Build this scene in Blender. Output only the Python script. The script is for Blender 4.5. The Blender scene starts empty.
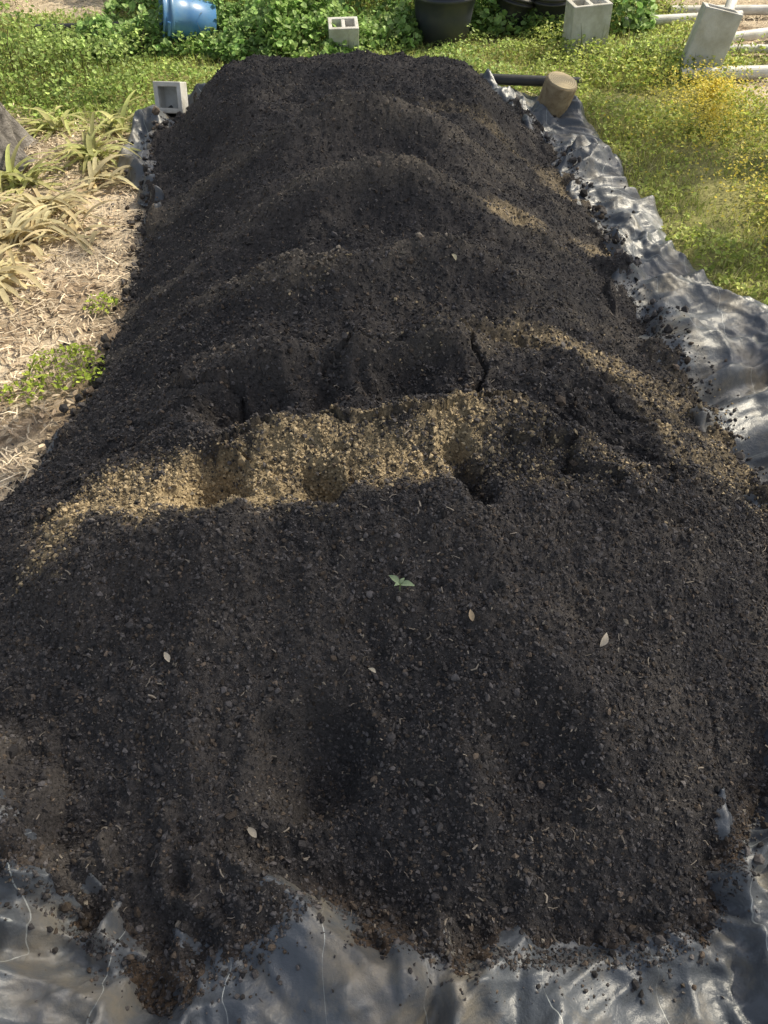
import bpy, math, numpy as np
from mathutils import Vector, Matrix
rng=np.random.default_rng(7)
sc=bpy.context.scene
sc.view_settings.view_transform='Standard'; sc.view_settings.look='None'; sc.view_settings.exposure=0

# ---------------------------------------------------------------- noise
TAB=np.random.default_rng(3).random((256,256))
def vn(x,y,s,seed=0):
    x=np.asarray(x,float)/s+seed*17.31+500; y=np.asarray(y,float)/s+seed*9.77+500
    xi=np.floor(x).astype(int); yi=np.floor(y).astype(int)
    fx=x-xi; fy=y-yi; fx=fx*fx*(3-2*fx); fy=fy*fy*(3-2*fy)
    a=TAB[xi&255,yi&255]; b=TAB[(xi+1)&255,yi&255]; c=TAB[xi&255,(yi+1)&255]; d=TAB[(xi+1)&255,(yi+1)&255]
    return (a*(1-fx)+b*fx)*(1-fy)+(c*(1-fx)+d*fx)*fy
def rn(x,y,s,seed=0):
    a=0.6+seed*1.3; ca,sa=math.cos(a),math.sin(a)
    return vn(x*ca-y*sa,x*sa+y*ca,s,seed)
def fbm(x,y,s,o=4,seed=0):
    t=0;amp=.5;n=0
    for i in range(o):
        t=t+amp*rn(x,y,s,seed+i*3); n+=amp; s*=.5; amp*=.5
    return t/n
def ss(a,b,x):
    t=np.clip((x-a)/(b-a),0,1); return t*t*(3-2*t)
def sdist(px,py,poly):
    P=np.array(poly); n=len(P); best=np.full(px.shape,1e9); ins=np.zeros(px.shape,bool)
    for i in range(n):
        a=P[i]; b=P[(i+1)%n]; e=b-a
        wx=px-a[0]; wy=py-a[1]
        t=np.clip((wx*e[0]+wy*e[1])/(e@e),0,1)
        d=(wx-t*e[0])**2+(wy-t*e[1])**2
        best=np.minimum(best,d)
        c=((a[1]>py)!=(b[1]>py))&(px<(b[0]-a[0])*(py-a[1])/(b[1]-a[1]+1e-12)+a[0])
        ins^=c
    d=np.sqrt(best); return np.where(ins,d,-d)

PILE=[(-.66,.37),(-.42,.27),(-.26,.35),(-.14,.47),(0,.40),(.12,.33),(.38,.34),(.62,.35),(.80,.44),(.93,.64),(1.16,.86),(1.36,1.15),(1.42,1.5),(1.36,1.9),(1.28,2.4),(1.22,2.9),(1.18,3.4),(1.17,3.9),(1.10,4.5),(1.0,5.1),(.9,5.5),(.5,5.75),(0,5.8),(-.5,5.8),(-1.0,5.7),(-1.38,5.4),(-1.48,4.9),(-1.38,4.3),(-1.30,3.7),(-1.24,3.1),(-1.24,2.6),(-1.28,2.1),(-1.42,1.7),(-1.52,1.4),(-1.46,1.1),(-1.24,.82),(-.94,.56),(-.78,.45)]
TARP=[(1.05,5.95),(1.38,5.65),(1.45,4.7),(1.53,3.9),(1.68,3.35),(1.92,2.95),(2.1,2.4),(2.15,1.5),(2.15,.5),(2.0,-.3),(-1.9,-.3),(-1.95,.6),(-1.7,.95),(-1.46,1.3),(-1.36,1.9),(-1.36,2.05),(-1.34,2.25),(-1.2,2.3),(-1.10,2.6),(-1.14,3.3),(-1.3,4.0),(-1.58,4.5),(-1.66,4.9),(-1.62,5.4),(-1.2,5.9),(0,6.1)]
def tarp_d(x,y): return sdist(x,y,TARP)+.13*(fbm(x,y,.4,4,5)-.5)*2
TW=[]
_r=np.random.default_rng(21)
for s_,a_,n_ in ((.55,.075,3),(.30,.045,4),(.16,.018,4),(.085,.007,4),(.045,.0025,4)):
    for q in range(n_): TW.append((_r.uniform(0,math.pi),s_*_r.uniform(.7,1.4),a_,_r.uniform(0,9),len(TW)))
def tarp_h(x,y,dt=None):
    if dt is None: dt=tarp_d(x,y)
    wx=x+.16*(rn(x,y,.45,11)-.5)*2+.015*(rn(x,y,.12,13)-.5); wy=y+.16*(rn(x,y,.45,12)-.5)*2+.015*(rn(x,y,.12,14)-.5)
    h=0
    for th,s_,a_,ph,i in TW:
        u=(wx*math.cos(th)+wy*math.sin(th))/s_+ph; tri=1-np.abs((u-np.floor(u))*2-1)
        tri=np.where(tri>.35,(tri-.35)/.65,0)**1.1
        m=ss(.42,.60,rn(x,y,s_*2.0,140+i)); h=h+a_*m*tri
    h=h*(1+.25*ss(1.3,.8,y))
    f=rn(wx*1.0,wy*1.0,.5,171); fold=np.abs(((wx*.35+wy*1.0+.25*f)/.17)%1*2-1)**1.8
    h=h+.05*fold*ss(.9,.5,y)*ss(.45,.6,rn(x,y,.4,173)+.12*ss(.3,.8,np.abs(x)))
    h=h+.035*np.exp(-((dt-.10)/.05)**2)*ss(.35,.8,rn(x,y,.5,31))
    return h*ss(-.02,.06,dt)+.004
CR=[(-.51,1.5,.095,.11),(-.18,1.47,.075,.09),(.24,1.5,.05,.09),(.27,1.41,.045,.08),(.21,1.59,.045,.07),(-.465,1.86,.13,.11),(-.2,1.95,.10,.10),(.06,1.96,.12,.10),(.42,2.18,.14,.08),(-.17,.77,.11,.125),(.36,.75,.12,.09),(.05,.95,.15,.02),(-.75,.95,.2,.03),(.75,1.78,.15,.06),(-.85,1.80,.12,.05),(-.95,4.2,.2,.05),(.75,4.4,.15,.04),(-.6,2.9,.2,.04),(.3,2.9,.2,.03)]
HP=[(1.38,.08,.17),(1.77,.11,.11),(2.13,.11,.11),(2.62,.17,.14),(3.20,.20,.15),(3.95,.21,.17),(4.95,.06,.35)]
def humps(x,y):
    T=0
    for i,(yc,a,w) in enumerate(HP):
        yy=y-yc-.13*(rn(x,x*0,.55,50+i)-.5)*2+.06*x*((i%2)*2-1)*.5+.08*x*x
        w2=np.where(yy<0,w*1.05,w*.6)
        T=T+a*np.exp(-(yy/w2)**2)*(.75+.4*rn(x,y,.6,60+i))
    return T
def pile(x,y,fine=True):
    d0=sdist(x,y,PILE)
    dt=tarp_d(x,y); base=np.where(dt>0,tarp_h(x,y,dt),0)
    d=d0+.07*(fbm(x,y,.4,3,41)-.5)*2+.01
    T=.46+.04*(fbm(x,y,.7,2,43)-.5)*2+humps(x,y)
    T=T-.06*(x/.9)**2*.5*ss(4.8,3.5,y)
    a=(.68+.25*ss(4,4.8,y))*d; k=.20-.08*ss(4,5,y)
    hh=np.clip(.5+.5*(T-a)/k,0,1); h=T*(1-hh)+a*hh-k*hh*(1-hh)
    for cx,cy,r,dp in CR:
        q=((x-cx)**2+(y-cy)**2)/r**2*(1+.8*(rn(x,y,.05,71)-.5))
        h=h-dp*np.exp(-q**1.5)+dp*.12*np.exp(-((np.sqrt(q)-1.5)/.4)**2)
    # slump cracks across the crest
    cx_=fbm(x*.7+.0,y*1.6,.30,3,181); ck=np.exp(-((cx_-.5)/.012)**2)*ss(1.35,1.5,y)*ss(2.5,2.1,y)*ss(.40,.55,rn(x,y,.25,183))*ss(.35,.5,d)
    h=h-.04*ck+.022*ss(.5,.512,cx_)*ss(.56,.52,cx_)*ss(1.35,1.5,y)*ss(2.5,2.1,y)*ss(.35,.5,d)
    inn=ss(-.05,.15,d)
    h=h+inn*(.07*(fbm(x,y,.25,2,81)-.5))+.75*base*np.exp(-(np.maximum(d,0)/.12)**2)
    th=base-.035+.10*(fbm(x,y,.22,3,83)-.5)+.25*np.clip(d0+.03,-1,.1)
    out=np.maximum(h,th)
    if fine:
        out=out+.026*(rn(x,y,.075,91)-.5)+.018*(rn(x,y,.034,92)-.5)+.013*(rn(x,y,.016,93)-.5)+.009*(rn(x,y,.008,94)-.5)
    return out,d0
def sunlit_dry(x,y,d):  # golden sun patches as a soil colour mask, partly dry crust
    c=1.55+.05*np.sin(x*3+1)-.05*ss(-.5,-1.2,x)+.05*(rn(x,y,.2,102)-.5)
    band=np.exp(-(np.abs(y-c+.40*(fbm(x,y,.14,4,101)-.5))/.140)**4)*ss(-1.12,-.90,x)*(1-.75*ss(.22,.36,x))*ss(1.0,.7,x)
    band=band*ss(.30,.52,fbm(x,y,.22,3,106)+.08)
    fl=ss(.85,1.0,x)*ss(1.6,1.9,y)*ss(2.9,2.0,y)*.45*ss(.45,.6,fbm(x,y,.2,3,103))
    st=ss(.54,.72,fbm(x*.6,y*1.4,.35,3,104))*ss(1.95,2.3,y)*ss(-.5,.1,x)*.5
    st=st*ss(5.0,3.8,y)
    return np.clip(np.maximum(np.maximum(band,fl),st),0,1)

# ---------------------------------------------------------------- mesh helpers
def mk(name,V,F,mat,C=None,smooth=False,parent=None):
    V=np.ascontiguousarray(V,dtype=np.float32).reshape(-1,3); F=np.ascontiguousarray(F,dtype=np.int32)
    me=bpy.data.meshes.new(name); k=F.shape[1]
    me.vertices.add(len(V)); me.vertices.foreach_set('co',V.ravel())
    me.loops.add(F.size); me.loops.foreach_set('vertex_index',F.ravel())
    me.polygons.add(len(F)); me.polygons.foreach_set('loop_start',np.arange(0,F.size,k,dtype=np.int32))
    me.polygons.foreach_set('loop_total',np.full(len(F),k,dtype=np.int32))
    me.polygons.foreach_set('use_smooth',np.full(len(F),smooth))
    if C is not None:
        a=me.color_attributes.new('Col','FLOAT_COLOR','POINT')
        c=np.ones((len(V),4),np.float32); c[:,:3]=np.asarray(C).reshape(-1,3); a.data.foreach_set('color',c.ravel())
    me.update(calc_edges=True); me.validate()
    me.materials.append(mat)
    o=bpy.data.objects.new(name,me); sc.collection.objects.link(o)
    if parent: o.parent=parent
    return o
def gridfaces(nx,ny,keep=None):
    i=np.arange(ny-1)[:,None]*nx+np.arange(nx-1)[None,:]
    F=np.stack([i,i+1,i+nx+1,i+nx],-1).reshape(-1,4)
    if keep is not None: F=F[keep[F].any(1)]
    return F
def compact(V,F,C):
    u,inv=np.unique(F,return_inverse=True); return V[u],inv.reshape(F.shape),C[u]

# ---------------------------------------------------------------- materials
def newmat(name):
    m=bpy.data.materials.new(name); m.use_nodes=True; nt=m.node_tree
    return m,nt,nt.nodes['Principled BSDF'],nt.nodes['Material Output']
def noise(nt,scale,detail=4,rough=.6):
    tc=nt.nodes.new('ShaderNodeNewGeometry'); n=nt.nodes.new('ShaderNodeTexNoise')
    n.inputs['Scale'].default_value=scale; n.inputs['Detail'].default_value=detail; n.inputs['Roughness'].default_value=rough
    nt.links.new(tc.outputs['Position'],n.inputs['Vector']); return n
def mrange(nt,src,a,b,c,d):
    r=nt.nodes.new('ShaderNodeMapRange'); nt.links.new(src,r.inputs[0])
    for i,v in enumerate((a,b,c,d)): r.inputs[i+1].default_value=v
    return r.outputs[0]
def vscale(nt,col,fac):
    v=nt.nodes.new('ShaderNodeVectorMath'); v.operation='SCALE'; nt.links.new(col,v.inputs[0]); nt.links.new(fac,v.inputs['Scale']); return v.outputs[0]
def bump(nt,h,dist,p,strength=1):
    b=nt.nodes.new('ShaderNodeBump'); b.inputs['Distance'].default_value=dist; b.inputs['Strength'].default_value=strength
    nt.links.new(h,b.inputs['Height']); nt.links.new(b.outputs[0],p.inputs['Normal'])
def colmat(name,rough=.9,spec=.2,nscale=60,lo=.6,hi=1.4,bscale=150,bd=.003,trans=0):
    m,nt,p,out=newmat(name)
    at=nt.nodes.new('ShaderNodeAttribute'); at.attribute_name='Col'
    n=noise(nt,nscale,5,.65); f=mrange(nt,n.outputs['Fac'],.3,.7,lo,hi)
    c=vscale(nt,at.outputs['Color'],f); nt.links.new(c,p.inputs['Base Color'])
    p.inputs['Roughness'].default_value=rough; p.inputs['Specular IOR Level'].default_value=spec
    if bd:
        n2=noise(nt,bscale,5,.7); bump(nt,n2.outputs['Fac'],bd,p)
    if trans:
        t=nt.nodes.new('ShaderNodeBsdfTranslucent'); nt.links.new(c,t.inputs['Color'])
        mx=nt.nodes.new('ShaderNodeMixShader'); mx.inputs[0].default_value=trans
        nt.links.new(p.outputs[0],mx.inputs[1]); nt.links.new(t.outputs[0],mx.inputs[2]); nt.links.new(mx.outputs[0],out.inputs['Surface'])
    return m
def plain(name,col,rough=.5,spec=.5,var=.25,nscale=12,bd=.0,dirt=None):
    m,nt,p,out=newmat(name)
    n=noise(nt,nscale,6,.65); r=nt.nodes.new('ShaderNodeMix'); r.data_type='RGBA'
    nt.links.new(mrange(nt,n.outputs['Fac'],.35,.7,0,1),r.inputs['Factor'])
    r.inputs['A'].default_value=(*col,1); r.inputs['B'].default_value=(*(dirt or [c*(1-var) for c in col]),1)
    nt.links.new(r.outputs['Result'],p.inputs['Base Color'])
    p.inputs['Roughness'].default_value=rough; p.inputs['Specular IOR Level'].default_value=spec
    if bd: bump(nt,noise(nt,nscale*8,4).outputs['Fac'],bd,p)
    return m
M_soil=colmat('soil',.93,.25,110,.45,1.6,230,.006)
M_crumb=colmat('soil_crumbs',.8,.35,300,.75,1.25,500,.001)
M_ground=colmat('ground_mat',.95,.15,45,.55,1.45,120,.01)
M_leaf=colmat('leaf',.5,.35,25,.7,1.3,0,0,.4)
M_grass=colmat('grass_mat',.6,.25,8,.75,1.25,0,0,.4)
M_straw=colmat('straw_mat',.75,.25,20,.75,1.25,0,0,.1)
M_bark=colmat('bark',.95,.15,14,.35,1.7,26,.04)
M_white=plain('white_plastic',(.76,.76,.73),.5,.4,.3,9,.001,(.50,.48,.42))
M_conc=plain('painted_concrete',(.70,.69,.66),.85,.2,.3,7,.004,(.45,.43,.36))
M_black=plain('black_plastic',(.025,.027,.032),.4,.5,.3,6,0,(.06,.057,.05))
M_blue=plain('blue_plastic',(.07,.22,.50),.35,.5,.3,6,0,(.15,.28,.42))
M_pot=plain('dark_pot',(.04,.048,.065),.4,.5,.3,6,0,(.075,.075,.08))
# tarp
M_tarp,nt,p,out=newmat('woven_tarp')
g=nt.nodes.new('ShaderNodeNewGeometry')
wn=noise(nt,3.0,2); add=nt.nodes.new('ShaderNodeVectorMath'); add.operation='MULTIPLY_ADD'
nt.links.new(wn.outputs['Color'],add.inputs[0]); add.inputs[1].default_value=(.22,.22,0); nt.links.new(g.outputs['Position'],add.inputs[2])
sep=nt.nodes.new('ShaderNodeSeparateXYZ'); nt.links.new(add.outputs[0],sep.inputs[0])
def mth(op,a,b=None):
    n=nt.nodes.new('ShaderNodeMath'); n.operation=op
    for i,v in enumerate((a,b)):
        if v is None: continue
        if isinstance(v,(int,float)): n.inputs[i].default_value=v
        else: nt.links.new(v,n.inputs[i])
    return n.outputs[0]
lx=mth('LESS_THAN',mth('FRACT',mth('MULTIPLY',sep.outputs[0],4.2)),.008)
ly=mth('LESS_THAN',mth('FRACT',mth('MULTIPLY',sep.outputs[1],1.4)),.0028)
nl=noise(nt,9,3,.6)
ln=mth('MULTIPLY',mth('MAXIMUM',lx,ly),mrange(nt,nl.outputs['Fac'],.42,.62,.1,.75))
n1=noise(nt,5,6,.65); n2=noise(nt,1.3,4,.6)
mx1=nt.nodes.new('ShaderNodeMix'); mx1.data_type='RGBA'; nt.links.new(mrange(nt,n2.outputs['Fac'],.4,.65,0,1),mx1.inputs['Factor'])
mx1.inputs['A'].default_value=(.055,.065,.080,1); mx1.inputs['B'].default_value=(.12,.13,.14,1)
mx2=nt.nodes.new('ShaderNodeMix'); mx2.data_type='RGBA'; dirt=mrange(nt,n1.outputs['Fac'],.50,.70,0,.75); nt.links.new(dirt,mx2.inputs['Factor'])
nt.links.new(mx1.outputs['Result'],mx2.inputs['A']); mx2.inputs['B'].default_value=(.26,.22,.155,1)
mx3=nt.nodes.new('ShaderNodeMix'); mx3.data_type='RGBA'; nt.links.new(ln,mx3.inputs['Factor']); nt.links.new(mx2.outputs['Result'],mx3.inputs['A']); mx3.inputs['B'].default_value=(.60,.63,.60,1)
nt.links.new(mx3.outputs['Result'],p.inputs['Base Color'])
nt.links.new(mrange(nt,n1.outputs['Fac'],.3,.75,.28,.58),p.inputs['Roughness']); p.inputs['Specular IOR Level'].default_value=.85
bump(nt,noise(nt,45,6,.65).outputs['Fac'],.005,p,.8)

# ---------------------------------------------------------------- soil pile
ys=[.02]
while ys[-1]<6.2: ys.append(ys[-1]+.0042+.0016*ys[-1])
ys=np.array(ys); xs=np.arange(-1.85,1.75,.006)
X,Y=np.meshgrid(xs,ys); x=X.ravel(); y=Y.ravel()
z,d=pile(x,y)
dt=tarp_d(x,y); base=np.where(dt>0,tarp_h(x,y,dt),0)
keep=(d>-.32)&((z>base-.03)|(d>-.06))
D=sunlit_dry(x,y,d)
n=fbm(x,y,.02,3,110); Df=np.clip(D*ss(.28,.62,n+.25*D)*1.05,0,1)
wet=np.array([.052,.048,.047]); wet2=np.array([.082,.073,.067]); sunlit_tan=np.array([.32,.25,.15])
def hump_pale(x,y): return ss(.07,.19,humps(x,y)+.05*(fbm(x,y,.15,3,131)-.5))*ss(1.7,2.1,y)*(.3+.6*ss(.4,.6,fbm(x,y,.25,3,133)))  # paler tone towards the tops of the humps
cr_=hump_pale(x,y)[:,None]
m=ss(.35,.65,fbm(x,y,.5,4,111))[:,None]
C=wet*(1-m)+wet2*m; C=C*(1-.6*cr_)+np.array([.17,.145,.115])*.6*cr_; C=C*(1-Df[:,None])+sunlit_tan*Df[:,None]  # tan painted in for sunlight on crest and streaks, besides dry crust
brown=(ss(.10,.0,d+.08*(fbm(x,y,.15,3,120)-.5))*ss(.9,.5,y))[:,None]*.85; C=C*(1-brown)+np.array([.115,.08,.053])*brown
V=np.stack([x,y,z],1); F=gridfaces(len(xs),len(ys),keep); V,F,C=compact(V,F,C)
pile_o=mk('compost_soil_pile',V,F,M_soil,C,True)

# crumbs
OCT=np.array([(1,0,0),(-1,0,0),(0,1,0),(0,-1,0),(0,0,1),(0,0,-1)],float)
OF=np.array([(0,2,4),(2,1,4),(1,3,4),(3,0,4),(2,0,5),(1,2,5),(3,1,5),(0,3,5)])
t=(1+5**.5)/2
ICO=np.array([(-1,t,0),(1,t,0),(-1,-t,0),(1,-t,0),(0,-1,t),(0,1,t),(0,-1,-t),(0,1,-t),(t,0,-1),(t,0,1),(-t,0,-1),(-t,0,1)])/1.9
IF=np.array([(0,11,5),(0,5,1),(0,1,7),(0,7,10),(0,10,11),(1,5,9),(5,11,4),(11,10,2),(10,7,6),(7,1,8),(3,9,4),(3,4,2),(3,2,6),(3,6,8),(3,8,9),(4,9,5),(2,4,11),(6,2,10),(8,6,7),(9,8,1)])
def rotm(n):
    q=rng.normal(size=(n,4)); q/=np.linalg.norm(q,axis=1)[:,None]; w,a,b,c=q.T
    return np.stack([1-2*(b*b+c*c),2*(a*b-c*w),2*(a*c+b*w),2*(a*b+c*w),1-2*(a*a+c*c),2*(b*c-a*w),2*(a*c-b*w),2*(b*c+a*w),1-2*(a*a+b*b)],1).reshape(n,3,3)
def blobs(P,S,B,BF,jit=.28,stretch=(.5,1.4)):
    n=len(P); L=B[None]*(1+np.clip(jit*rng.normal(size=(n,len(B),3)),-.5,.5))*rng.uniform(*stretch,size=(n,1,3))*S[:,None,None]
    L=np.einsum('nij,nkj->nki',rotm(n),L)+P[:,None,:]
    F=(BF[None]+(np.arange(n)*len(B))[:,None,None]).reshape(-1,3); return L.reshape(-1,3),F
def crumbcol(n,Dp,light=.012,cr=None):
    b=rng.lognormal(0,.45,n)[:,None]; c=np.array([.066,.060,.058])*np.minimum(b,2.2)
    k=rng.random(n)
    c=np.where((k<.14)[:,None],np.array([.095,.073,.055])*np.minimum(b,2),c)
    c=np.where((k>1-light)[:,None],np.array([.20,.175,.14])*np.clip(b,.5,1.3),c)
    if cr is not None: c=np.where((rng.random(n)<cr*.6)[:,None],np.array([.19,.16,.125])*np.clip(b,.5,1.5),c)
    dm=(rng.random(n)<Dp*.95)[:,None]; return np.where(dm,np.array([.33,.26,.16])*np.clip(b,.5,1.5),c)  # crumbs inside the sun patches take the painted sunlit tan too
def scatter(N,x0,x1,y0,y1,s0,s1,dmin,pw=1.,B=OCT,BF=OF,light=.012):
    x=rng.uniform(x0,x1,N); y=y0+(y1-y0)*rng.random(N)**pw
    z,d=pile(x,y); dt=tarp_d(x,y); base=np.where(dt>0,tarp_h(x,y,dt),0)
    vis=z>base-.003
    pr=np.where(d>0,1,np.where(vis,1,np.exp(d/.04)*(.5-.42*ss(1.5,.9,y)))); k=(rng.random(N)<pr)&(d>dmin); x,y,z,d,base=x[k],y[k],z[k],d[k],base[k]
    z=np.where(d<.05,np.maximum(z,base),z); s=s0+(s1-s0)*rng.random(len(x))**2.6
    V,F=blobs(np.stack([x,y,z+s*.2],1),s,B,BF); c=crumbcol(len(x),sunlit_dry(x,y,d)*.9,light,hump_pale(x,y))
    return V,F,np.repeat(c,len(B),0)
parts=[scatter(150000,-1.7,1.6,.12,1.75,.0018,.0062,-.2,1,OCT,OF,.014),scatter(90000,-1.7,1.6,1.5,6.0,.003,.008,-.2,1.4),
       scatter(18000,-1.7,1.6,.12,2.6,.004,.009,-.25,1,ICO,IF,.004),scatter(200,-1.7,1.6,.2,4,.010,.015,-.3,1,ICO,IF,0)]
off=0;Vs=[];Fs=[];Cs=[]
for V,F,C in parts: Vs.append(V);Fs.append(F+off);Cs.append(C);off+=len(V)
N=24000; x=rng.uniform(-1.85,1.6,N); y=rng.uniform(.2,5.5,N); z,d=pile(x,y); k=(np.abs(d+.01)<.06*rng.random(N)+.01)|((d<0)&(d>-.25)&(rng.random(N)<.03*ss(.8,1.4,y)+.004)); x,y,z,d=x[k],y[k],z[k],d[k]
dt=tarp_d(x,y); z=np.maximum(z,np.where(dt>0,tarp_h(x,y,dt),0)); s=(.004+.018*rng.random(len(x))**4)*(1-.45*ss(1.2,.6,y))
V,F=blobs(np.stack([x,y,z+s*.4],1),s,ICO,IF,.15); Vs.append(V);Fs.append(F+off);Cs.append(np.repeat(crumbcol(len(x),d*0,.003),12,0))
mk('crumbs',np.concatenate(Vs),np.concatenate(Fs),M_crumb,np.concatenate(Cs),False,pile_o)
def sticks(x,y,z,L,W,cols,tilt=.3):
    n=len(x); a=rng.uniform(0,2*np.pi,n); e=rng.normal(0,tilt,n)
    dx=np.stack([np.cos(a)*np.cos(e),np.sin(a)*np.cos(e),np.sin(e)],1)*L[:,None]/2
    bend=rng.normal(0,.15,n)[:,None]*L[:,None]; sd=np.stack([-np.sin(a),np.cos(a),a*0],1); c=np.stack([x,y,z],1)
    up=np.array([0,0,1.])*W[:,None]*.5
    V=np.stack([c-dx-sd*W[:,None]/2,c-dx+sd*W[:,None]/2,c+sd*bend+sd*W[:,None]/2+up,c+sd*bend-sd*W[:,None]/2+up,c+dx-sd*W[:,None]/2,c+dx+sd*W[:,None]/2],1).reshape(-1,3)
    o=(np.arange(n)*6)[:,None,None]; F=(np.array([(0,3,2,1),(3,4,5,2)])[None]+o).reshape(-1,4)
    return V,F,np.repeat(cols,6,0)
N=2200; x=rng.uniform(-1.3,1.3,N); y=rng.uniform(.3,5,N); z,d=pile(x,y); k=d>-.05; x,y,z=x[k],y[k],z[k]; n=len(x)
cols=np.array([.28,.24,.19])*rng.uniform(.35,1.3,n)[:,None]
V,F,C=sticks(x,y,z+.005,rng.uniform(.006,.026,n),rng.uniform(.001,.004,n),cols); mk('wood_splinters',V,F,M_straw,C,False,pile_o)

# ---------------------------------------------------------------- tarp
xs=np.arange(-2.2,2.4,.0075); ys=np.concatenate([np.arange(-.4,1.2,.0055),np.arange(1.2,6.3,.0075)]); X,Y=np.meshgrid(xs,ys); x=X.ravel();y=Y.ravel()
dt=tarp_d(x,y); z=tarp_h(x,y,dt); dp=sdist(x,y,PILE)
z=np.where(dp>.12,np.minimum(z,.01),z)
keep=(dt>0)&(dp<.3); V=np.stack([x,y,z],1); F=gridfaces(len(xs),len(ys),keep); V,F,_=compact(V,F,V); mk('plastic_tarp',V,F,M_tarp,None,True)

# ---------------------------------------------------------------- ground
xs=np.concatenate([-5-np.geomspace(40,.1,26),np.arange(-5,5.5,.035),5.5+np.geomspace(.1,40,26)])
ys=np.concatenate([-1.5-np.geomspace(40,.1,26),np.arange(-1.5,10.5,.035),10.5+np.geomspace(.1,60,30)])
X,Y=np.meshgrid(xs,ys); x=X.ravel();y=Y.ravel()
def greenm(x,y):
    w=.5*(fbm(x,y,.8,3,201)-.5)
    left=ss(5.0,5.5,y+w*1.2+.25*(x+1.5))*(x<0)
    right=ss(1.2,1.4,x+w*.3)*ss(1.5,2.2,y)
    back=ss(5.7,6.0,y)
    gm=np.maximum(np.maximum(left,right),back)
    gm=gm*(1-ss(.8,.3,np.hypot((x-3.1),(y-5.9)*1.0)+w))
    gm=gm*(1-ss(2.4,2.8,x+w)*ss(6.6,7.0,y+w))
    gm=gm*(1-ss(.9,.4,np.hypot((x+3.1)*.7,(y-8.6))+w))
    return gm
gm=greenm(x,y)[:,None]; nn=fbm(x,y,.3,4,203)[:,None]
straw=np.array([.56,.47,.35])*(.6+.8*nn); dirt=np.array([.34,.26,.18])*(.6+.8*nn)
sm=ss(.35,.6,fbm(x,y,.5,4,204)+.1*(x<0))[:,None]; C=straw*sm+dirt*(1-sm)
C=C*(1-gm)+np.array([.27,.26,.11])*(.7+.6*nn)*gm
ns=fbm(x,y,.25,4,205)
z=-.012+.03*(ns-.5)*ss(12,8,np.hypot(x,y)); z=np.minimum(z,0.0-.002)
mk('ground',np.stack([x,y,z],1),gridfaces(len(xs),len(ys)),M_ground,C,True)

# ---------------------------------------------------------------- plants
def leaves(P,S,Wr,cols,up=.8,drop=.0):
    n=len(P); nrm=rng.normal(size=(n,3)); nrm[:,2]=np.abs(nrm[:,2])+up; nrm/=np.linalg.norm(nrm,axis=1)[:,None]
    t=rng.normal(size=(n,3)); t-= (t*nrm).sum(1)[:,None]*nrm; t/=np.linalg.norm(t,axis=1)[:,None]; b=np.cross(nrm,t)
    S=S[:,None]; W=S*Wr
    pts=[P-t*S*.5, P-t*S*.2+b*W*.48+nrm*S*.07, P+t*S*.2+b*W*.40+nrm*S*.06, P+t*S*.5-nrm*S*.08, P+t*S*.2-b*W*.40+nrm*S*.06, P-t*S*.2-b*W*.48+nrm*S*.07]
    V=np.stack(pts,1).reshape(-1,3); o=(np.arange(n)*6)[:,None,None]
    F=(np.array([(0,1,2,3),(0,3,4,5)])[None]+o).reshape(-1,4); return V,F,np.repeat(cols,6,0)
def blades(x,y,z,H,W,cols,lean=.5):
    n=len(x); a=rng.uniform(0,2*np.pi,n); l=np.abs(rng.normal(0,lean,n)); f=rng.uniform(0,2*np.pi,n)
    D=np.stack([np.cos(a),np.sin(a),a*0],1); Sd=np.stack([np.cos(f),np.sin(f),f*0],1)*W[:,None]/2
    b=np.stack([x,y,z],1); H1=H[:,None]; up=np.array([0,0,1.])
    m=b+up*H1*.55+D*(l*H)[:,None]*.3; tp=b+up*H1*np.clip(1-l*.4,.2,1)[:,None]+D*(l*H)[:,None]
    V=np.stack([b-Sd,b+Sd,m+Sd*.8,m-Sd*.8,tp-Sd*.15,tp+Sd*.15],1).reshape(-1,3); o=(np.arange(n)*6)[:,None,None]
    F=(np.array([(0,1,2,3),(3,2,5,4)])[None]+o).reshape(-1,4); return V,F,np.repeat(cols,6,0)
def join(name,L,mat,parent=None):
    off=0;Vs=[];Fs=[];Cs=[]
    for V,F,C in L: Vs.append(V);Fs.append(F+off);Cs.append(C);off+=len(V)
    return mk(name,np.concatenate(Vs),np.concatenate(Fs),mat,np.concatenate(Cs),False,parent)
def mixc(n,a,b,j=.25):
    t=rng.random(n)[:,None]; return (np.array(a)*t+np.array(b)*(1-t))*rng.lognormal(0,j,n)[:,None]
def clear(x,y): return (tarp_d(x,y)<-.0)&(sdist(x,y,PILE)<-.05)
N=210000; x=rng.uniform(-5,5.5,N); y=rng.uniform(1.4,10.5,N)
k=(rng.random(N)<greenm(x,y)*(.2+.9*ss(.3,.6,fbm(x,y,.3,3,210))))&clear(x,y); x,y=x[k],y[k]; n=len(x)
pt=ss(.4,.6,fbm(x,y,.6,3,211))[:,None]
cols=mixc(n,(.35,.42,.10),(.54,.53,.17))*(1-pt)+mixc(n,(.28,.38,.10),(.42,.47,.13))*pt
st=(rng.random(n)<.20)[:,None]; cols=np.where(st,mixc(n,(.60,.54,.30),(.48,.45,.24)),cols)
join('grass',[blades(x,y,x*0-.015,rng.uniform(.03,.09,n)*(.6+.8*fbm(x,y,.5,2,212)),rng.uniform(.003,.008,n),cols,.9)],M_grass)
N=230000; x=rng.uniform(-5,5.5,N); y=rng.uniform(2,10,N)
wm=fbm(x,y,.45,4,220); k=(rng.random(N)<greenm(x,y)*ss(.30,.52,wm+.08*(x<0)))&clear(x,y); x,y,wm=x[k],y[k],wm[k]; n=len(x)
hh=.02+.14*ss(.4,.65,wm)*rng.random(n)
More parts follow.
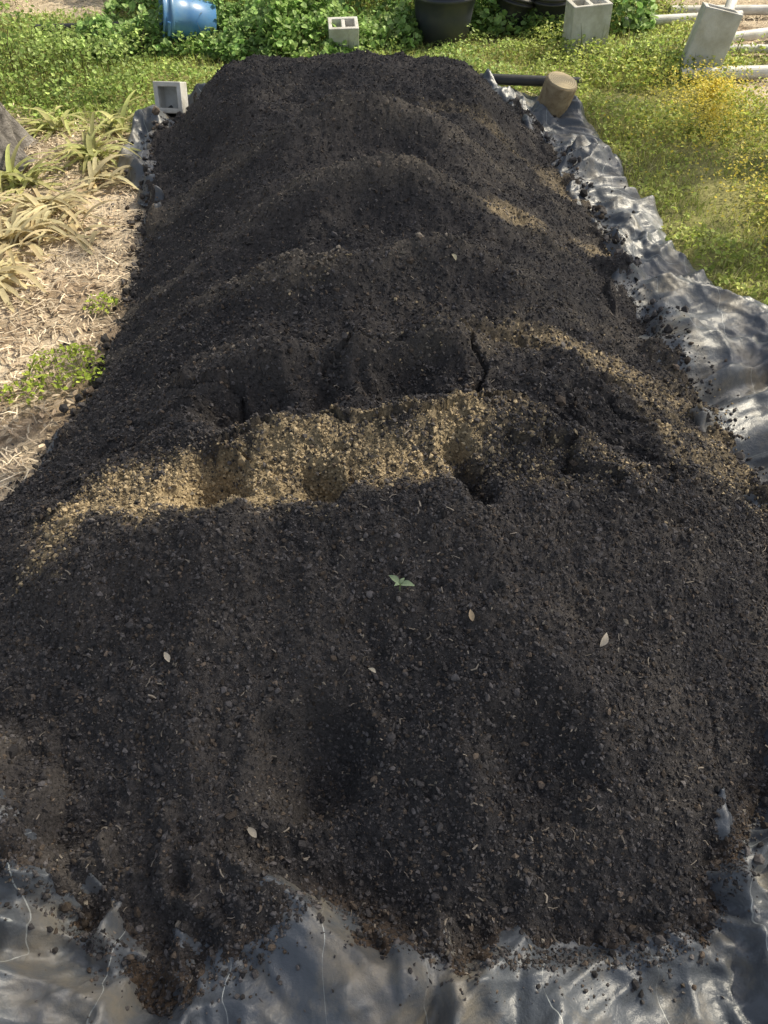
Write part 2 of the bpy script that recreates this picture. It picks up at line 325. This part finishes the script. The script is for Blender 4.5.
rt=ss(.8,1.6,x)[:,None]
cols=mixc(n,(.27,.40,.10),(.45,.53,.17),.3)*(1-rt)+mixc(n,(.36,.46,.10),(.56,.58,.17),.3)*rt
join('broadleaf_weeds',[leaves(np.stack([x,y,hh],1),rng.uniform(.014,.036,n),.75,cols)],M_leaf)
L=[]
for cx,cy,r,nn_ in [(2.35,5.75,.42,2300),(2.2,5.3,.3,700),(2.42,4.15,.48,2500),(2.3,3.7,.3,700),(2.1,5.0,.9,900)]:
    q=r*np.abs(rng.normal(0,.6,nn_)); a=rng.uniform(0,2*np.pi,nn_); px=cx+q*np.cos(a); py=cy+q*np.sin(a)*1.2
    k=clear(px,py); px,py=px[k],py[k]; nn_=len(px)
    L.append(leaves(np.stack([px,py,rng.uniform(.05,.17,nn_)],1),rng.uniform(.010,.022,nn_),.9,mixc(nn_,(.82,.65,.09),(.64,.60,.14),.15),1.2))
join('yellow_wildflowers',L,M_leaf)
N=80000; x=rng.uniform(-4.5,4.5,N); y=rng.uniform(.3,9.5,N)
k=(rng.random(N)<(1-greenm(x,y))*(.25+ss(.35,.6,fbm(x,y,.3,3,230))))&clear(x,y); x,y=x[k],y[k]; n=len(x)
cols=mixc(n,(.68,.59,.44),(.48,.38,.27),.3)
join('straw_litter',[sticks(x,y,rng.uniform(0,.02,n),rng.uniform(.03,.13,n),rng.uniform(.002,.007,n),cols,.15)],M_straw)
N=9000; x=rng.uniform(-4.5,-1.1,N); y=rng.uniform(.5,5.5,N); k=clear(x,y); x,y=x[k],y[k]; n=len(x)
join('dead_leaf_litter',[leaves(np.stack([x,y,rng.uniform(.004,.02,n)],1),rng.uniform(.02,.05,n),.45,mixc(n,(.62,.52,.38),(.36,.27,.18),.3),2.)],M_straw)
def weed(name,cx,cy,r,n,h,ca,cb,s=(.015,.035)):
    a=rng.uniform(0,2*np.pi,n); q=r*np.sqrt(rng.random(n)); px=cx+q*np.cos(a)*1.2; py=cy+q*np.sin(a)
    hz=.02+h*rng.random(n)*(1-(q/r)**2*.7)
    join(name,[leaves(np.stack([px,py,hz],1),rng.uniform(*s,n),.6,mixc(n,ca,cb),.9),
      blades(px[::4],py[::4],px[::4]*0,hz[::4]+.02,hz[::4]*0+.003,mixc(len(px[::4]),(.12,.18,.05),(.2,.2,.08)),.3)],M_leaf)
weed('lime_weed_plant',-1.38,2.62,.15,320,.10,(.34,.46,.06),(.48,.54,.10),(.012,.030))
weed('lime_weed_plant',-1.52,2.45,.08,90,.06,(.34,.46,.06),(.48,.54,.10),(.012,.028))
weed('lime_weed_plant',-1.36,3.12,.07,80,.06,(.34,.46,.06),(.48,.54,.10),(.012,.028))
def strap(name,cx,cy,n,L0,ca,cb):
    Vs=[];Fs=[];Cs=[];off=0
    for i in range(n):
        a=rng.uniform(0,2*np.pi); Ln=L0*rng.uniform(.6,1.15); w=rng.uniform(.009,.020); e=rng.uniform(.25,1.15); dr=rng.uniform(1.0,2.4)
        p=np.array([cx+rng.normal(0,.05),cy+rng.normal(0,.05),.0]); K=8; tw=rng.normal(0,.3)
        c=(np.array(ca)*(q:=rng.random())+np.array(cb)*(1-q))*rng.lognormal(0,.2)
        for k in range(K+1):
            u=k/K; ang=e-dr*u*1.0
            if k: p=p+Ln/K*np.array([math.cos(a)*math.cos(ang),math.sin(a)*math.cos(ang),math.sin(ang)]); 
            p[2]=max(p[2],.012)
            ww=w*(1-u**2.5)*(.6+.4*min(1,u*5))+.001; sd=np.array([-math.sin(a+tw*u),math.cos(a+tw*u),0])*ww
            Vs+= [p-sd+np.array([0,0,ww*.35]),p.copy(),p+sd+np.array([0,0,ww*.35])]
            cc=c*(1-.0*u)+np.array([.22,.15,.06])*(u>.8)*.5; Cs+=[cc]*3
            if k:
                b=off+3*k; Fs+=[(b-3,b-2,b+1,b),(b-2,b-1,b+2,b+1)]
        off+=3*(K+1)
    return mk(name,np.array(Vs),np.array(Fs),M_grass,np.array(Cs),True)
for cx,cy,n,l,g_ in [(-1.88,4.85,50,.40,1),(-1.9,4.15,50,.40,0),(-2.0,3.75,50,.40,0),(-2.2,4.45,44,.40,1),(-1.85,5.25,30,.34,1),(-2.0,3.35,40,.36,0),(-2.35,3.95,30,.4,0),(-2.25,5.3,30,.38,1),(-2.5,3.4,22,.4,0),(-1.72,4.5,30,.32,0),(-1.72,3.85,22,.28,0)]:
    strap('strap_leaf_bromeliad',cx,cy,n,l,(.44,.48,.18) if g_ else (.62,.57,.35),(.54,.50,.25) if g_ else (.58,.48,.29))
def thicket(name,n,x0,x1,y0,y1,hmax,seed,ca,cb,s=(.035,.085),p=.0):
    x=rng.uniform(x0,x1,n); y=rng.uniform(y0,y1,n)
    m=fbm(x,y,.7,3,seed); hgt=hmax*(.25+1.1*ss(.3,.7,m))*ss(y0,y0+.6,y+.35*(fbm(x,y,.4,2,seed+5)-.5))
    hgt=hgt*ss(x0,x0+.25,x+.2*(fbm(x,y,.3,2,seed+6)-.5))*ss(x1,x1-.25,x+.2*(fbm(x,y,.3,2,seed+7)-.5))
    k=(hgt>.04)&(rng.random(n)<.35+ss(.35,.55,fbm(x,y,.25,2,seed+9))); x,y,hgt=x[k],y[k],hgt[k]; n=len(x)
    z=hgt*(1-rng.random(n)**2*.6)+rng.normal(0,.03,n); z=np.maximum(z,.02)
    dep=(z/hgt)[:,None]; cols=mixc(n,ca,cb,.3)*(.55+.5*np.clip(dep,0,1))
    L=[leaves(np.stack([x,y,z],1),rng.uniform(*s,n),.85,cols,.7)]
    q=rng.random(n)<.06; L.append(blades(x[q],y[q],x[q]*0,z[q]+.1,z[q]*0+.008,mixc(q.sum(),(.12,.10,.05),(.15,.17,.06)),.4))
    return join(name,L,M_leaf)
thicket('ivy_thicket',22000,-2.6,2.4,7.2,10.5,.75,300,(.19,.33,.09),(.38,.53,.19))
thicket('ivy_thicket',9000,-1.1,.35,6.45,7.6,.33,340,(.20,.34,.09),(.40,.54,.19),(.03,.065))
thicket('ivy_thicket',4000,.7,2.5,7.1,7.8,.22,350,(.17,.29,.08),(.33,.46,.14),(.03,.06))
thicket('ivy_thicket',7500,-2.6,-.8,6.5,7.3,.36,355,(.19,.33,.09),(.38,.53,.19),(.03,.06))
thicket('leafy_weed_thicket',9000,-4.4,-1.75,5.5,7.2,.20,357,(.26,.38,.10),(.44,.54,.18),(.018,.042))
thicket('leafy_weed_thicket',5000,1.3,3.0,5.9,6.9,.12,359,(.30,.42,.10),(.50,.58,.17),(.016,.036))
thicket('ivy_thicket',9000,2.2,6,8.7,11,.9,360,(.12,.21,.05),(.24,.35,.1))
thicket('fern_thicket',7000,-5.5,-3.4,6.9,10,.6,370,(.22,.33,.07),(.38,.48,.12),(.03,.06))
thicket('background_hedge',16000,-9,9,11,13.5,2.6,380,(.05,.10,.02),(.11,.17,.04),(.08,.16))

# ---------------------------------------------------------------- trees
def tube(path,rad,seg=14,col=(.2,.19,.17),flare=None,ridge=0):
    Vs=[];Fs=[];K=[]
    P=np.array(path,float)
    for i,(p,r) in enumerate(zip(P,rad)):
        t=P[min(i+1,len(P)-1)]-P[max(i-1,0)]; t/=np.linalg.norm(t); u=np.cross(t,[.1,1,.05]); u/=np.linalg.norm(u); v=np.cross(t,u)
        for k in range(seg):
            a=2*math.pi*k/seg; rr=r*(1+.05*math.sin(3*a+i*.3)+.03*math.sin(5*a+.6*i))
            rg=math.sin(15*a+1.3*math.sin(i*.9+a*2)); rr*=1+ridge*rg
            if flare: rr*=1+flare*math.exp(-i*.5)*(.5+.5*math.sin(5*a))
            Vs.append(p+rr*(math.cos(a)*u+math.sin(a)*v)); K.append(1+(.35*rg if ridge else 0))
        if i:
            for k in range(seg):
                a=(i-1)*seg+k;b=(i-1)*seg+(k+1)%seg; Fs.append((a,b,b+seg,a+seg))
    V=np.array(Vs); return V,np.array(Fs),np.tile(np.array(col),(len(V),1))*rng.uniform(.85,1.15,(len(V),1))*np.array(K)[:,None]
AZ=math.atan2(.50,.866); EL=math.radians(46)
SUN=np.array([math.cos(EL)*math.cos(AZ),math.cos(EL)*math.sin(AZ),math.sin(EL)])
N=60000; x=rng.uniform(-1.7,2.2,N); y=rng.uniform(-.4,6.0,N); pz,d=pile(x,y,False)
D=sunlit_dry(x,y,d); inside=ss(-.05,.06,d)
shade=inside*(1-.95*ss(.08,.4,D))+(1-inside)*ss(.56,.68,fbm(x,y,.5,3,401))*.8
k=rng.random(N)<shade*.45; x,y,pz=x[k],y[k],np.maximum(pz[k],0); n=len(x)
tt=8.5+1.6*(fbm(x,y,1.2,2,402)-.5)*2+rng.normal(0,.35,n)
P=np.stack([x,y,pz],1)+SUN*tt[:,None]  # canopy leaves set sunward of each spot wanted in shade
cols=mixc(n,(.05,.09,.02),(.10,.15,.035))
L=[leaves(P,rng.uniform(.065,.11,n),.55,cols,.3)]
cen=P.mean(0)
base=np.array([cen[0]+2.6,cen[1]+.3,0])
st=bpy.data.objects.new('added_shade_tree',None); sc.collection.objects.link(st)  # unseen tree, added to throw shaped shade on the pile
join('foliage',L,M_leaf,st)
tb=[tube([base,base+[0,0,.8],base+[-.2,0,2.2],base+[-.7,0,3.6],cen+[.9,.1,-.2],cen+[0,0,.3]],[.3,.22,.19,.16,.1,.04],14,(.16,.14,.12),.5)]
for i in range(14):
    q=P[rng.integers(n)]; s0=base+[-.5,0,3.0+rng.random()*.8]; mid=(s0+q)/2+rng.normal(0,.15,3)+[0,0,.2]
    tb.append(tube([s0,mid,q],[.07,.04,.012],7,(.16,.14,.12)))
join('trunk_and_limbs',tb,M_bark,st)  # wood built to carry the added shade leaves
lt=bpy.data.objects.new('grey_bark_tree',None); sc.collection.objects.link(lt)
b0=np.array([-2.68,4.84,-.05])
hs_=[0,.05,.1,.16,.22,.3,.4,.5,.6,.75,.9,1.1,1.3,1.6,2.0,2.5,3.0,3.7,4.4]
tb=[tube([b0+[-.16*h,.06*h,h] for h in hs_],[.36*math.exp(-h*1.6)*.35+.27-.045*h for h in hs_],90,(.19,.175,.16),.30,.035)]
tops=[]
for i in range(9):
    a=rng.uniform(0,6.28); s0=b0+[-.16*3,.2,2.8+rng.random()*1.2]; q=s0+[math.cos(a)*1.1-.9,math.sin(a)*1.1+.3,rng.uniform(.8,1.8)]; tops.append(q)
    tb.append(tube([s0,(s0+q)/2+[0,0,.2],q],[.08,.05,.015],7,(.17,.155,.14)))
join('trunk_and_limbs',tb,M_bark,lt)
Pl=np.concatenate([rng.normal(0,.34,(380,3))+q for q in tops]); n=len(Pl)
join('foliage',[leaves(Pl,rng.uniform(.06,.11,n),.5,mixc(n,(.05,.09,.02),(.10,.15,.035)),.3)],M_leaf,lt)

# ---------------------------------------------------------------- built objects
def empty(name,loc,rot=(0,0,0),s=1):
    e=bpy.data.objects.new(name,None); e.location=loc; e.rotation_euler=[math.radians(a) for a in rot]; e.scale=(s,s,s); sc.collection.objects.link(e); return e
def addmesh(name,V,F,mat,par,bev=0,smooth=False):
    me=bpy.data.meshes.new(name); me.from_pydata([tuple(v) for v in V],[],[tuple(f) for f in F]); me.materials.append(mat)
    o=bpy.data.objects.new(name,me); sc.collection.objects.link(o); o.parent=par
    if smooth:
        for q in me.polygons: q.use_smooth=True
    if bev:
        b=o.modifiers.new('b','BEVEL'); b.width=bev; b.segments=2; b.limit_method='ANGLE'
    return o
def hollow(name,w,d,h,t,mat,par,cells=1,bottom=True):
    V=[];F=[]
    def box(x0,x1,y0,y1,z0,z1):
        b=len(V); V.extend([(x0,y0,z0),(x1,y0,z0),(x1,y1,z0),(x0,y1,z0),(x0,y0,z1),(x1,y0,z1),(x1,y1,z1),(x0,y1,z1)])
        F.extend([tuple(b+i for i in f) for f in [(0,3,2,1),(4,5,6,7),(0,1,5,4),(1,2,6,5),(2,3,7,6),(3,0,4,7)]])
    o=[(-w/2,-d/2),(w/2,-d/2),(w/2,d/2),(-w/2,d/2)]; i=[(-w/2+t,-d/2+t),(w/2-t,-d/2+t),(w/2-t,d/2-t),(-w/2+t,d/2-t)]
    V=[(a,b,0) for a,b in o]+[(a,b,h) for a,b in o]+[(a,b,h) for a,b in i]+[(a,b,.01) for a,b in i]
    for k in range(4):
        j=(k+1)%4; F+= [(k,j,4+j,4+k),(4+k,4+j,8+j,8+k),(8+k,8+j,12+j,12+k)]
    F+=[(12,13,14,15),(3,2,1,0)]
    if cells==2: 
        box(-t*.5,t*.5,-d/2+t+.001,d/2-t-.001,.02,h-.004)
    return addmesh(name,V,F,mat,par,.006)
def pipe(name,a,b,r,mat,par=None,t=.006,seg=20):
    a=np.array(a,float);b=np.array(b,float); ax=(b-a)/np.linalg.norm(b-a); u=np.cross(ax,[0,0.02,1.]); u/=np.linalg.norm(u); v=np.cross(ax,u)
    rings=[(a,r-t),(a,r),(b,r),(b,r-t),(a+ax*.001,r-t)]; V=[];F=[]
    for p_,rr in rings:
        for k in range(seg): an=2*math.pi*k/seg; V.append(p_+rr*(math.cos(an)*u+math.sin(an)*v))
    for q in range(4):
        for k in range(seg): j=(k+1)%seg; F.append((q*seg+k,q*seg+j,(q+1)*seg+j,(q+1)*seg+k))
    return addmesh(name,V,F,mat,par,0,False)
def lathe(name,prof,mat,par,seg=40,rib=0):
    V=[];F=[]
    for r,z_ in prof:
        for k in range(seg):
            a=2*math.pi*k/seg; V.append((r*math.cos(a),r*math.sin(a),z_))
    for q in range(len(prof)-1):
        for k in range(seg): j=(k+1)%seg; F.append((q*seg+k,q*seg+j,(q+1)*seg+j,(q+1)*seg+k))
    F.append(tuple(range(seg))[::-1]); F.append(tuple((len(prof)-1)*seg+k for k in range(seg)))
    return addmesh(name,V,F,mat,par,0,True)
e=empty('white_hollow_block',(-1.44,5.52,.13),(72,0,-4),.85); hollow('shell',.22,.22,.17,.035,M_white,e)
e=empty('white_concrete_block',(1.64,6.90,0),(0,-3,8)); hollow('shell',.31,.22,.36,.035,M_conc,e,2)
e=empty('white_concrete_block',(2.44,6.42,0),(-6,9,-12)); hollow('shell',.28,.22,.43,.035,M_conc,e,1)
e=empty('white_concrete_block',(-.33,6.86,.04),(14,0,6),.85); hollow('shell',.28,.2,.24,.035,M_conc,e,2)
e=empty('log_post',(1.14,5.50,0),(10,12,0),.98)
prof=[(.115,-.02),(.118,.05),(.112,.14),(.115,.255),(.108,.268)]
lathe('trunk_section',prof,plain('log_bark',(.46,.36,.22),.9,.2,.4,25,.004,(.26,.19,.11)),e,28)
m,nt,p,out=newmat('log_rings'); tc=nt.nodes.new('ShaderNodeTexCoord'); w=nt.nodes.new('ShaderNodeTexWave'); w.wave_type='RINGS'; w.rings_direction='Z'; w.inputs['Scale'].default_value=22; w.inputs['Distortion'].default_value=2
nt.links.new(tc.outputs['Object'],w.inputs['Vector']); cr=nt.nodes.new('ShaderNodeValToRGB'); cr.color_ramp.elements[0].color=(.52,.40,.22,1); cr.color_ramp.elements[1].color=(.72,.60,.38,1)
nt.links.new(w.outputs['Fac'],cr.inputs[0]); nt.links.new(cr.outputs[0],p.inputs['Base Color']); p.inputs['Roughness'].default_value=.85
o_=lathe('cut_end',[(.106,.269),(.104,.274)],m,e,28)
for q in o_.data.polygons: q.use_smooth=False
def tub(name,loc,rot,r0,r1,h,mat,s=1):
    e=empty(name,loc,rot,s)
    lathe('body',[(r0,0),(r0+(r1-r0)*.5,h*.5),(r0+(r1-r0)*.78,h*.78),(r1+.012,h*.80),(r1+.014,h*.86),(r1,h*.87),(r1,h-.02),(r1+.02,h-.018),(r1+.022,h),(r1-.005,h),(r0*.98,.05)],mat,e)
    for s in (-1,1):
        pipe('handle',(s*(r1+.03),-.06,h*.9),(s*(r1+.03),.06,h*.9),.012,mat,e)
tub('black_plastic_tub',(.50,7.25,0),(0,0,20),.21,.27,.40,M_pot)
tub('plant_pot',(1.42,7.45,0),(0,0,0),.11,.15,.28,M_black)
tub('plant_pot',(1.75,8.1,0),(0,0,0),.13,.17,.34,M_black)
tub('plant_pot',(1.08,7.5,0),(0,12,0),.12,.16,.28,M_black)
tub('blue_plastic_tub',(-1.42,7.16,.14),(78,10,-75),.17,.21,.50,M_blue,.85)
for a,b,r in [((2.25,6.24,.045),(4.4,6.44,.045),.045),((2.0,8.15,.24),(4.6,8.4,.28),.06),((2.75,7.05,.05),(4.3,7.65,.05),.04),((2.80,6.85,.04),(4.4,6.9,.04),.032),((2.85,7.2,.06),(3.15,7.9,.24),.045),((2.1,7.55,.05),(3.2,7.75,.05),.04),((2.6,7.9,.05),(4.4,7.95,.05),.04)]:
    pipe('white_pvc_pipe',a,b,r,M_white)
pipe('black_pipe',(.70,5.98,.10),(1.42,5.86,.11),.035,M_black)
pipe('black_pipe',(-3.0,7.35,.05),(-2.15,7.45,.05),.035,M_black)
def onpile(x_,y_): return float(pile(np.array([x_]),np.array([y_]))[0][0])
def singleleaf(name,x_,y_,s,col,rot):
    K=9;V=[];F=[]
    for k in range(K):
        u=k/(K-1); w_=s*.22*math.sin(math.pi*(u**.85))+.0006; zc=.12*s*math.sin(u*3)
        V+=[(-w_,(u-.5)*s,zc+w_*.5),(0,(u-.5)*s,zc),(w_,(u-.5)*s,zc+w_*.5)]
        if k: b=3*k; F+=[(b-3,b-2,b+1,b),(b-2,b-1,b+2,b+1)]
    o=mk(name,np.array(V),np.array(F),M_straw,np.tile(np.array(col),(len(V),1)),True)
    o.location=(x_,y_,onpile(x_,y_)+.012); o.rotation_euler=rot; return o
singleleaf('fallen_leaf',.57,1.04,.042,(.62,.54,.42),(.4,.5,-.35))
singleleaf('fallen_leaf',.22,1.05,.03,(.50,.38,.24),(.4,-.2,.1))
singleleaf('fallen_leaf',-.55,.98,.03,(.45,.40,.32),(.3,.1,.6))
singleleaf('fallen_leaf',-.03,.95,.022,(.5,.45,.35),(.3,.1,1.2))
singleleaf('fallen_leaf',.26,2.55,.035,(.5,.45,.3),(.3,.1,.5))
singleleaf('fallen_leaf',-.32,.62,.035,(.40,.36,.3),(.3,.1,.9))
e=empty('seedling',(.04,1.12,onpile(.04,1.12)))
for i,(a,s_) in enumerate(((.9,.036),(2.2,.018),(4.4,.040),(5.6,.020))):
    o=singleleaf('leaf',0,0,s_,(.30,.38,.22),(0,0,0)); o.parent=e; o.location=(math.sin(-a)*s_*.5,math.cos(a)*s_*.5,.03); o.rotation_euler=(.25,0,a)
o=pipe('stem',(0,0,-.01),(.001,0,.03),.0016,plain('stem',(.2,.28,.12)),e,.0005,8)

# ---------------------------------------------------------------- light, world, camera
w=bpy.data.worlds.new('World'); sc.world=w; w.use_nodes=True; nt=w.node_tree
bg=nt.nodes['Background']; sky=nt.nodes.new('ShaderNodeTexSky'); sky.sky_type='NISHITA'; sky.sun_disc=False
sky.sun_elevation=EL; sky.sun_rotation=math.pi/2-AZ; sky.dust_density=4.0; sky.air_density=1.2
hs=nt.nodes.new('ShaderNodeHueSaturation'); hs.inputs['Saturation'].default_value=.6
nt.links.new(sky.outputs[0],hs.inputs['Color']); nt.links.new(hs.outputs[0],bg.inputs['Color']); bg.inputs['Strength'].default_value=.15
sl=bpy.data.lights.new('sun','SUN'); sl.energy=5.0; sl.angle=math.radians(.8); sl.color=(1,.90,.70)
so=bpy.data.objects.new('sun',sl); sc.collection.objects.link(so); so.rotation_euler=Vector(SUN).to_track_quat('Z','Y').to_euler(); so.location=(6,5,8)
cd=bpy.data.cameras.new('camera'); cd.sensor_fit='VERTICAL'; cd.sensor_height=36; cd.lens=26; cd.clip_end=300; cd.clip_start=.02
co=bpy.data.objects.new('camera',cd); sc.collection.objects.link(co); co.location=(0,0,2.0); co.rotation_euler=(math.radians(90-48),0,0); sc.camera=co
